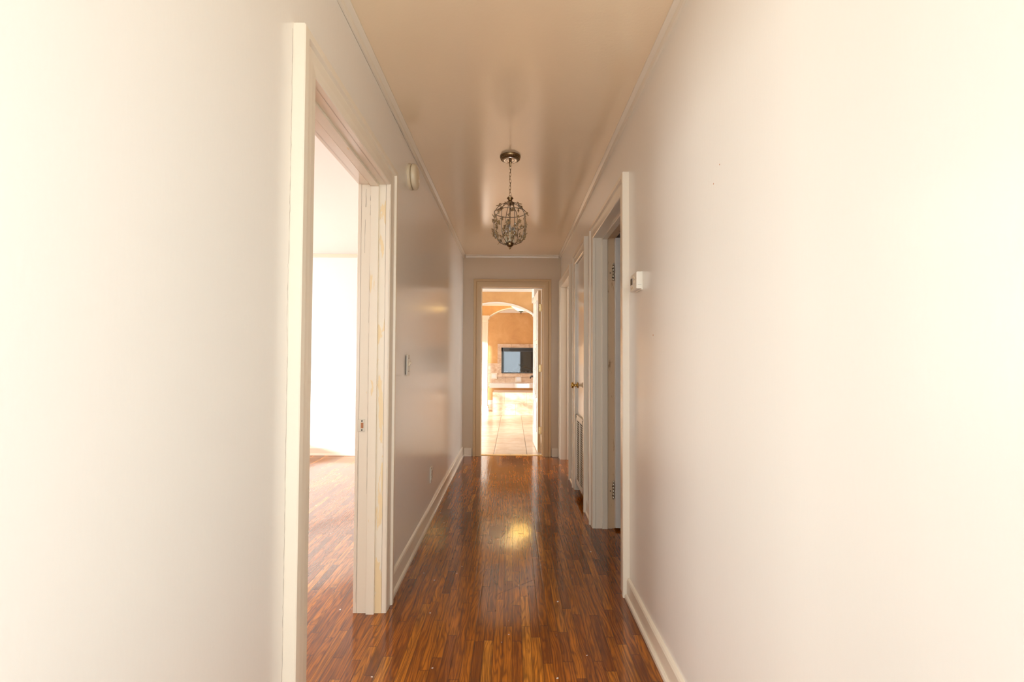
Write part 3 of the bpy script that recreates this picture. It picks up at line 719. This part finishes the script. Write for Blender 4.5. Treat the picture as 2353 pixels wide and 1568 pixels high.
def arch_beam(name, y0, y1, spans, spring, apex, x0, x1, label):
    """plaster wall hanging from the ceiling with arched openings; spans = [(xa, xb)]"""
    rings = {0: [], 1: []}; b = MB(); prof = [(x0, spring)]
    for xa, xb in spans:
        prof.append((xa, spring))
        for j in range(1, 24):
            u = j / 24; x = xa + (xb - xa) * u
            # circular segment
            c2 = (xb - xa) / 2; s = apex - spring; R = (c2 * c2 + s * s) / (2 * s); dx = x - (xa + xb) / 2
            prof.append((x, apex - R + math.sqrt(R * R - dx * dx)))
        prof.append((xb, spring))
    prof.append((x1, spring))
    # split into quads columns so faces stay convex
    for (xa, za), (xb, zb) in zip(prof[:-1], prof[1:]):
        if xb - xa < 1e-5: continue
        v = [(xa, y0, za), (xb, y0, zb), (xb, y0, ZC), (xa, y0, ZC), (xa, y1, za), (xb, y1, zb), (xb, y1, ZC), (xa, y1, ZC)]
        b.add(v, [(0, 1, 2, 3), (7, 6, 5, 4), (0, 4, 5, 1)])
    w = struct(b.build(name, M['orange']), label)
    # white arch trim lining each opening
    for xa, xb in spans:
        t = MB(); rg = []
        for j in range(25):
            u = j / 24; x = xa + (xb - xa) * u
            c2 = (xb - xa) / 2; s = apex - spring; R = (c2 * c2 + s * s) / (2 * s); dx = x - (xa + xb) / 2
            zz = apex - R + math.sqrt(R * R - dx * dx)
            rg.append([(x, y0 - 0.012, zz + 0.010), (x, y1 + 0.012, zz + 0.010), (x, y1 + 0.012, zz - 0.014), (x, y0 - 0.012, zz - 0.014)])
        t.loft(rg); t.build('arch_lining', M['ceiling_white'], w)
    return w
arch_beam('wall_first_arch', 7.93, 8.10, [(-2.62, -1.24), (-0.92, 0.352), (0.68, 2.3)], 1.965, 2.152, -3.0, 2.6, 'orange plaster wall with a white lined arch')
arch_beam('wall_second_arch', 10.11, 10.28, [(-2.62, -0.83), (-0.500, 0.645), (0.98, 2.3)], 2.12, 2.300, -3.0, 2.6, 'second orange plaster arch farther back')

def column(xc, yc, hw, top, label, cap=0.15, pw=0.045):
    c = empty('column', (xc, yc, 0)); tag(c, label, 'column', None)
    n = 5; fw = 2 * hw / (2 * n + 1); pf = []
    for q in range(4):                       # fluted outline of one side, turned four times
        side = []
        for k in range(n + 1):
            a = -hw + 2 * k * fw
            side += [(a, -hw), (a + fw, -hw)] if k in (0, n) else [(a, -hw), (a + fw, -hw)]
            if k < n: side += [(a + fw + 0.002, -hw + 0.005), (a + 2 * fw - 0.002, -hw + 0.005)]
        cq, sq = round(math.cos(q * PI / 2)), round(math.sin(q * PI / 2))
        pf += [(x * cq - y * sq, x * sq + y * cq) for x, y in side[:-1]]
    b = MB(); b.loft([[(xc + x, yc + y, z) for x, y in pf] for z in (0.12, top - cap + 0.002)], caps=False)
    b.build('shaft', M['white_gloss'], c)
    b = MB()
    for (e, z0, z1) in ((0.012, top - cap, top - cap + 0.02), (0.002, top - cap + 0.02, top - 0.085), (0.014, top - 0.085, top - 0.07), (0.024, top - 0.07, top - 0.055), (0.034, top - 0.055, top - 0.035), (pw, top - 0.035, top - 0.0005)):
        b.box(xc - hw - e, xc + hw + e, yc - hw - e, yc + hw + e, z0, z1)
    b.build('capital', M['white_gloss'], c, bevel=0)
    MB().box(xc - hw - 0.03, xc + hw + 0.03, yc - hw - 0.03, yc + hw + 0.03, 0.0005, 0.08).box(xc - hw - 0.015, xc + hw + 0.015, yc - hw - 0.015, yc + hw + 0.015, 0.08, 0.12).build('base', M['white_gloss'], c)
    return c
column(-0.665, 10.195, 0.115, 2.12, 'white fluted square column left of the fireplace seen through the end door')
column(0.812, 10.195, 0.115, 2.12, 'white fluted square column carrying the second arch right of the fireplace')
column(-1.08, 8.015, 0.115, 1.965, 'white fluted square column carrying the left foot of the first arch')
column(0.515, 8.015, 0.115, 1.965, 'white fluted square column carrying the right foot of the first arch')
column(0.478, 7.25, 0.115, 2.135, 'white square pier with stepped capital just behind the open white door leaf', pw=0.050)
# beam above the pier
struct(MB().box(0.335, 0.62, 7.12, 7.93, 2.135, ZC).build('trim_6', M['ceiling_white']), 'white boxed beam above the near pier')
# crown with dentils
b = MB(); CPW = [(0, 0), (0.07, 0), (0.07, 0.012), (0.045, 0.022), (0.030, 0.050), (0.022, 0.054), (0.020, 0.086), (0.012, 0.098), (0.010, 0.126), (0, 0.128)]
runy(CPW, 7.93, -1, -3.0, 0.335, lambda h: ZC - h, b)
tr = struct(b.build('trim_7', M['ceiling_white']), 'white dentil crown moulding above the first arch')
b = MB(); x = -1.2
while x < 0.33: b.box(x, x + 0.016, 7.93 - 0.034, 7.93 - 0.018, ZC - 0.082, ZC - 0.058); x += 0.032
b.build('dentil', M['ceiling_white'], tr)
for nm, yy, s in (('trim_8', 10.11, 'white crown moulding above the second arch'), ('trim_9', 11.66, 'white crown moulding above the fireplace wall')):
    struct(runy(CPW, yy, -1, -3.0, 2.6, lambda h: ZC - h, MB()).build(nm, M['ceiling_white']), s)
struct(MB().box(-3.0, -0.03 - 0.40, 11.645, 11.66, 0, 0.105).build('baseboard_living_room', M['white_gloss']))

# tiled wainscot and surround (on the back wall)
b = MB(); b.box(-1.6, 2.2, 11.640, 11.6595, 0.45, 1.045); struct(b.build('trim_10', M['trav_wall']), 'travertine tile band on the fireplace wall')
b = MB(); fx0, fx1, fz0, fz1 = -0.278, 1.12, 0.795, 1.447
b.box(-0.378, fx0, 11.615, 11.64, 0.70, 1.54).box(fx1, 1.22, 11.615, 11.64, 0.70, 1.54).box(fx0, fx1, 11.615, 11.64, fz1, 1.54).box(fx0, fx1, 11.615, 11.64, 0.70, fz0)
su = struct(b.build('trim_11', M['trav']), 'travertine surround around the fireplace')
fp = empty('fireplace', (0.42, 11.6, fz0)); tag(fp, 'black framed wall fireplace with glass front and pale logs', 'fireplace')
F = 11.600
b = MB(); b.box(fx0, fx0 + 0.03, F, 11.64, fz0, fz1).box(fx1 - 0.03, fx1, F, 11.64, fz0, fz1).box(fx0, fx1, F, 11.64, fz1 - 0.10, fz1).box(fx0, fx1, F, 11.64, fz0, fz0 + 0.022)
b.build('frame', M['black'], fp)
b = MB()
for k in range(3): b.box(fx0 + 0.2, fx1 - 0.14, F - 0.004, F + 0.001, fz1 - 0.075 + 0.018 * k, fz1 - 0.066 + 0.018 * k)
b.build('vent_slot', M['dark'], fp)
MB().box(fx0 + 0.03, fx1 - 0.03, 11.632, 11.638, fz0 + 0.02, fz1 - 0.1).build('firebox', M['firebrick'], fp)
MB().box(fx0 + 0.03, fx1 - 0.03, F + 0.002, F + 0.006, fz0 + 0.022, fz1 - 0.10).build('glass_front', M['glass'], fp)
for (p0, p1, r) in (((0.00, 11.617, 0.85), (0.42, 11.617, 0.86), 0.012), ((0.05, 11.617, 0.88), (0.35, 11.617, 0.98), 0.011), ((0.20, 11.617, 0.96), (0.62, 11.617, 0.89), 0.012), ((0.12, 11.617, 0.86), (0.16, 11.617, 1.04), 0.010), ((0.45, 11.617, 0.86), (0.8, 11.617, 0.93), 0.012)):
    n = 8; pts = [Vector(p0).lerp(Vector(p1), k / n) + Vector((0, 0, random.uniform(-0.006, 0.006))) for k in range(n + 1)]
    MB().tube(pts, [r * random.uniform(0.85, 1.1) for _ in pts], 10).build('log', M['log'], fp, smooth=True)
b = MB()
for k in range(60): b.blob((random.uniform(-0.22, 1.05), 11.614, fz0 + 0.03 + random.uniform(0, 0.02)), Matrix.Identity(3), 0.014, 0.008, 0.012, 6, 4)
o = b.build('ember_bed', M['marble'], fp); o['kind'] = 'stuff'
# hearth and marble shelf
hb = MB().box(-0.404, 2.2, 9.42, 10.06, 0.0005, 0.472)
tag(hb.build('raised_hearth', M['trav'], bevel=0), 'raised travertine tiled platform in front of the fireplace', 'hearth')
sh = MB().box(-0.56, 2.2, 11.20, 11.64, 0.447, 0.552); tag(sh.build('hearth_shelf', M['marble'], bevel=0.004), 'long white marble shelf under the fireplace', 'shelf')
for (x, z, lb) in ((-0.545, 0.645, 'white square wall plate at the left edge of the fireplace wall'), (0.078, 0.575, 'white square wall plate below the middle of the fireplace')):
    pl = empty('wall_plate', (x + 0.078, 11.64, z)); tag(pl, lb, 'wall plate')
    MB().box(x, x + 0.156, 11.628, 11.6395, z, z + 0.156).build('cover', M['plastic_white'], pl, bevel=0.003)
    MB().box(x + 0.03, x + 0.126, 11.625, 11.6285, z + 0.03, z + 0.126).build('inset', M['marble'], pl, bevel=0.001)
# lit pendant bowl
lx, ly = 0.165, 9.0
pl = empty('ceiling_lamp', (lx, ly, 2.05)); tag(pl, 'glowing amber glass ceiling bowl between the two arches', 'ceiling lamp')
MB().lathe([(0.0001, 2.108), (0.045, 2.110), (0.09, 2.135), (0.16, 2.185), (0.235, 2.245), (0.232, 2.250), (0.15, 2.195), (0.04, 2.125), (0.0001, 2.122)], (lx, ly, 0), (0, 0, 1), 40).build('glass_bowl', M['lampglass'], pl, smooth=True)
MB().lathe([(0.0001, 2.052), (0.006, 2.058), (0.005, 2.072), (0.010, 2.080), (0.006, 2.092), (0.055, 2.104), (0.05, 2.110), (0.0001, 2.112)], (lx, ly, 0), (0, 0, 1), 24).build('finial', M['iron'], pl, smooth=True)
MB().tube([(lx, ly, 2.11), (lx, ly, ZC - 0.02)], 0.008, 10).build('rod', M['iron'], pl)
MB().lathe([(0.06, ZC - 0.001), (0.055, ZC - 0.02), (0.01, ZC - 0.03)], (lx, ly, 0), (0, 0, 1), 24).build('canopy', M['iron'], pl, smooth=True)
ll = bpy.data.lights.new('ceiling_lamp_bulb', 'POINT'); ll.energy = 30; ll.color = (1, 0.75, 0.42); ll.shadow_soft_size = 0.06
lo = bpy.data.objects.new('ceiling_lamp_bulb', ll); COL.objects.link(lo); lo.location = (lx, ly, 2.26)

# ------------------------------------------------------------------ window frames at the lamps (out of view), two of them added for fills
def window_x(k, x0, x1, y0, y1, z0, z1, nv=1, nh=1):
    b = MB(); t = 0.05
    b.box(x0, x1, y0, y0 + t, z0, z1).box(x0, x1, y1 - t, y1, z0, z1).box(x0, x1, y0, y1, z0, z0 + t).box(x0, x1, y0, y1, z1 - t, z1)
    xm = (x0 + x1) / 2
    for i in range(1, nv + 1): y = y0 + (y1 - y0) * i / (nv + 1); b.box(xm - 0.02, xm + 0.02, y - 0.02, y + 0.02, z0, z1)
    for i in range(1, nh + 1): z = z0 + (z1 - z0) * i / (nh + 1); b.box(xm - 0.02, xm + 0.02, y0, y1, z - 0.02, z + 0.02)
    struct(b.build('window_%d' % k, M['white_gloss']))
def window_y(k, y0, y1, x0, x1, z0, z1, nv=1, nh=1):
    b = MB(); t = 0.05
    b.box(x0, x0 + t, y0, y1, z0, z1).box(x1 - t, x1, y0, y1, z0, z1).box(x0, x1, y0, y1, z0, z0 + t).box(x0, x1, y0, y1, z1 - t, z1)
    struct(b.build('window_%d' % k, M['white_gloss']))
window_x(1, -4.36, -4.30, 2.2, 4.6, 0.65, 2.25)
window_y(2, -1.56, -1.5, -3.6, -1.6, 0.7, 2.2)  # added frame for the fill at the back of the side room
window_x(3, 3.20, 3.26, 3.95, 5.45, 0.7, 2.1)
window_x(4, -3.06, -3.0, 5.75, 8.9, 0.1, 2.3)
window_x(5, -3.06, -3.0, 9.7, 11.5, 0.1, 2.3)
window_y(6, YB - 0.06, YB, -0.5, 0.5, 0.25, 2.25)  # invented frame in front of the fill lamp behind the camera
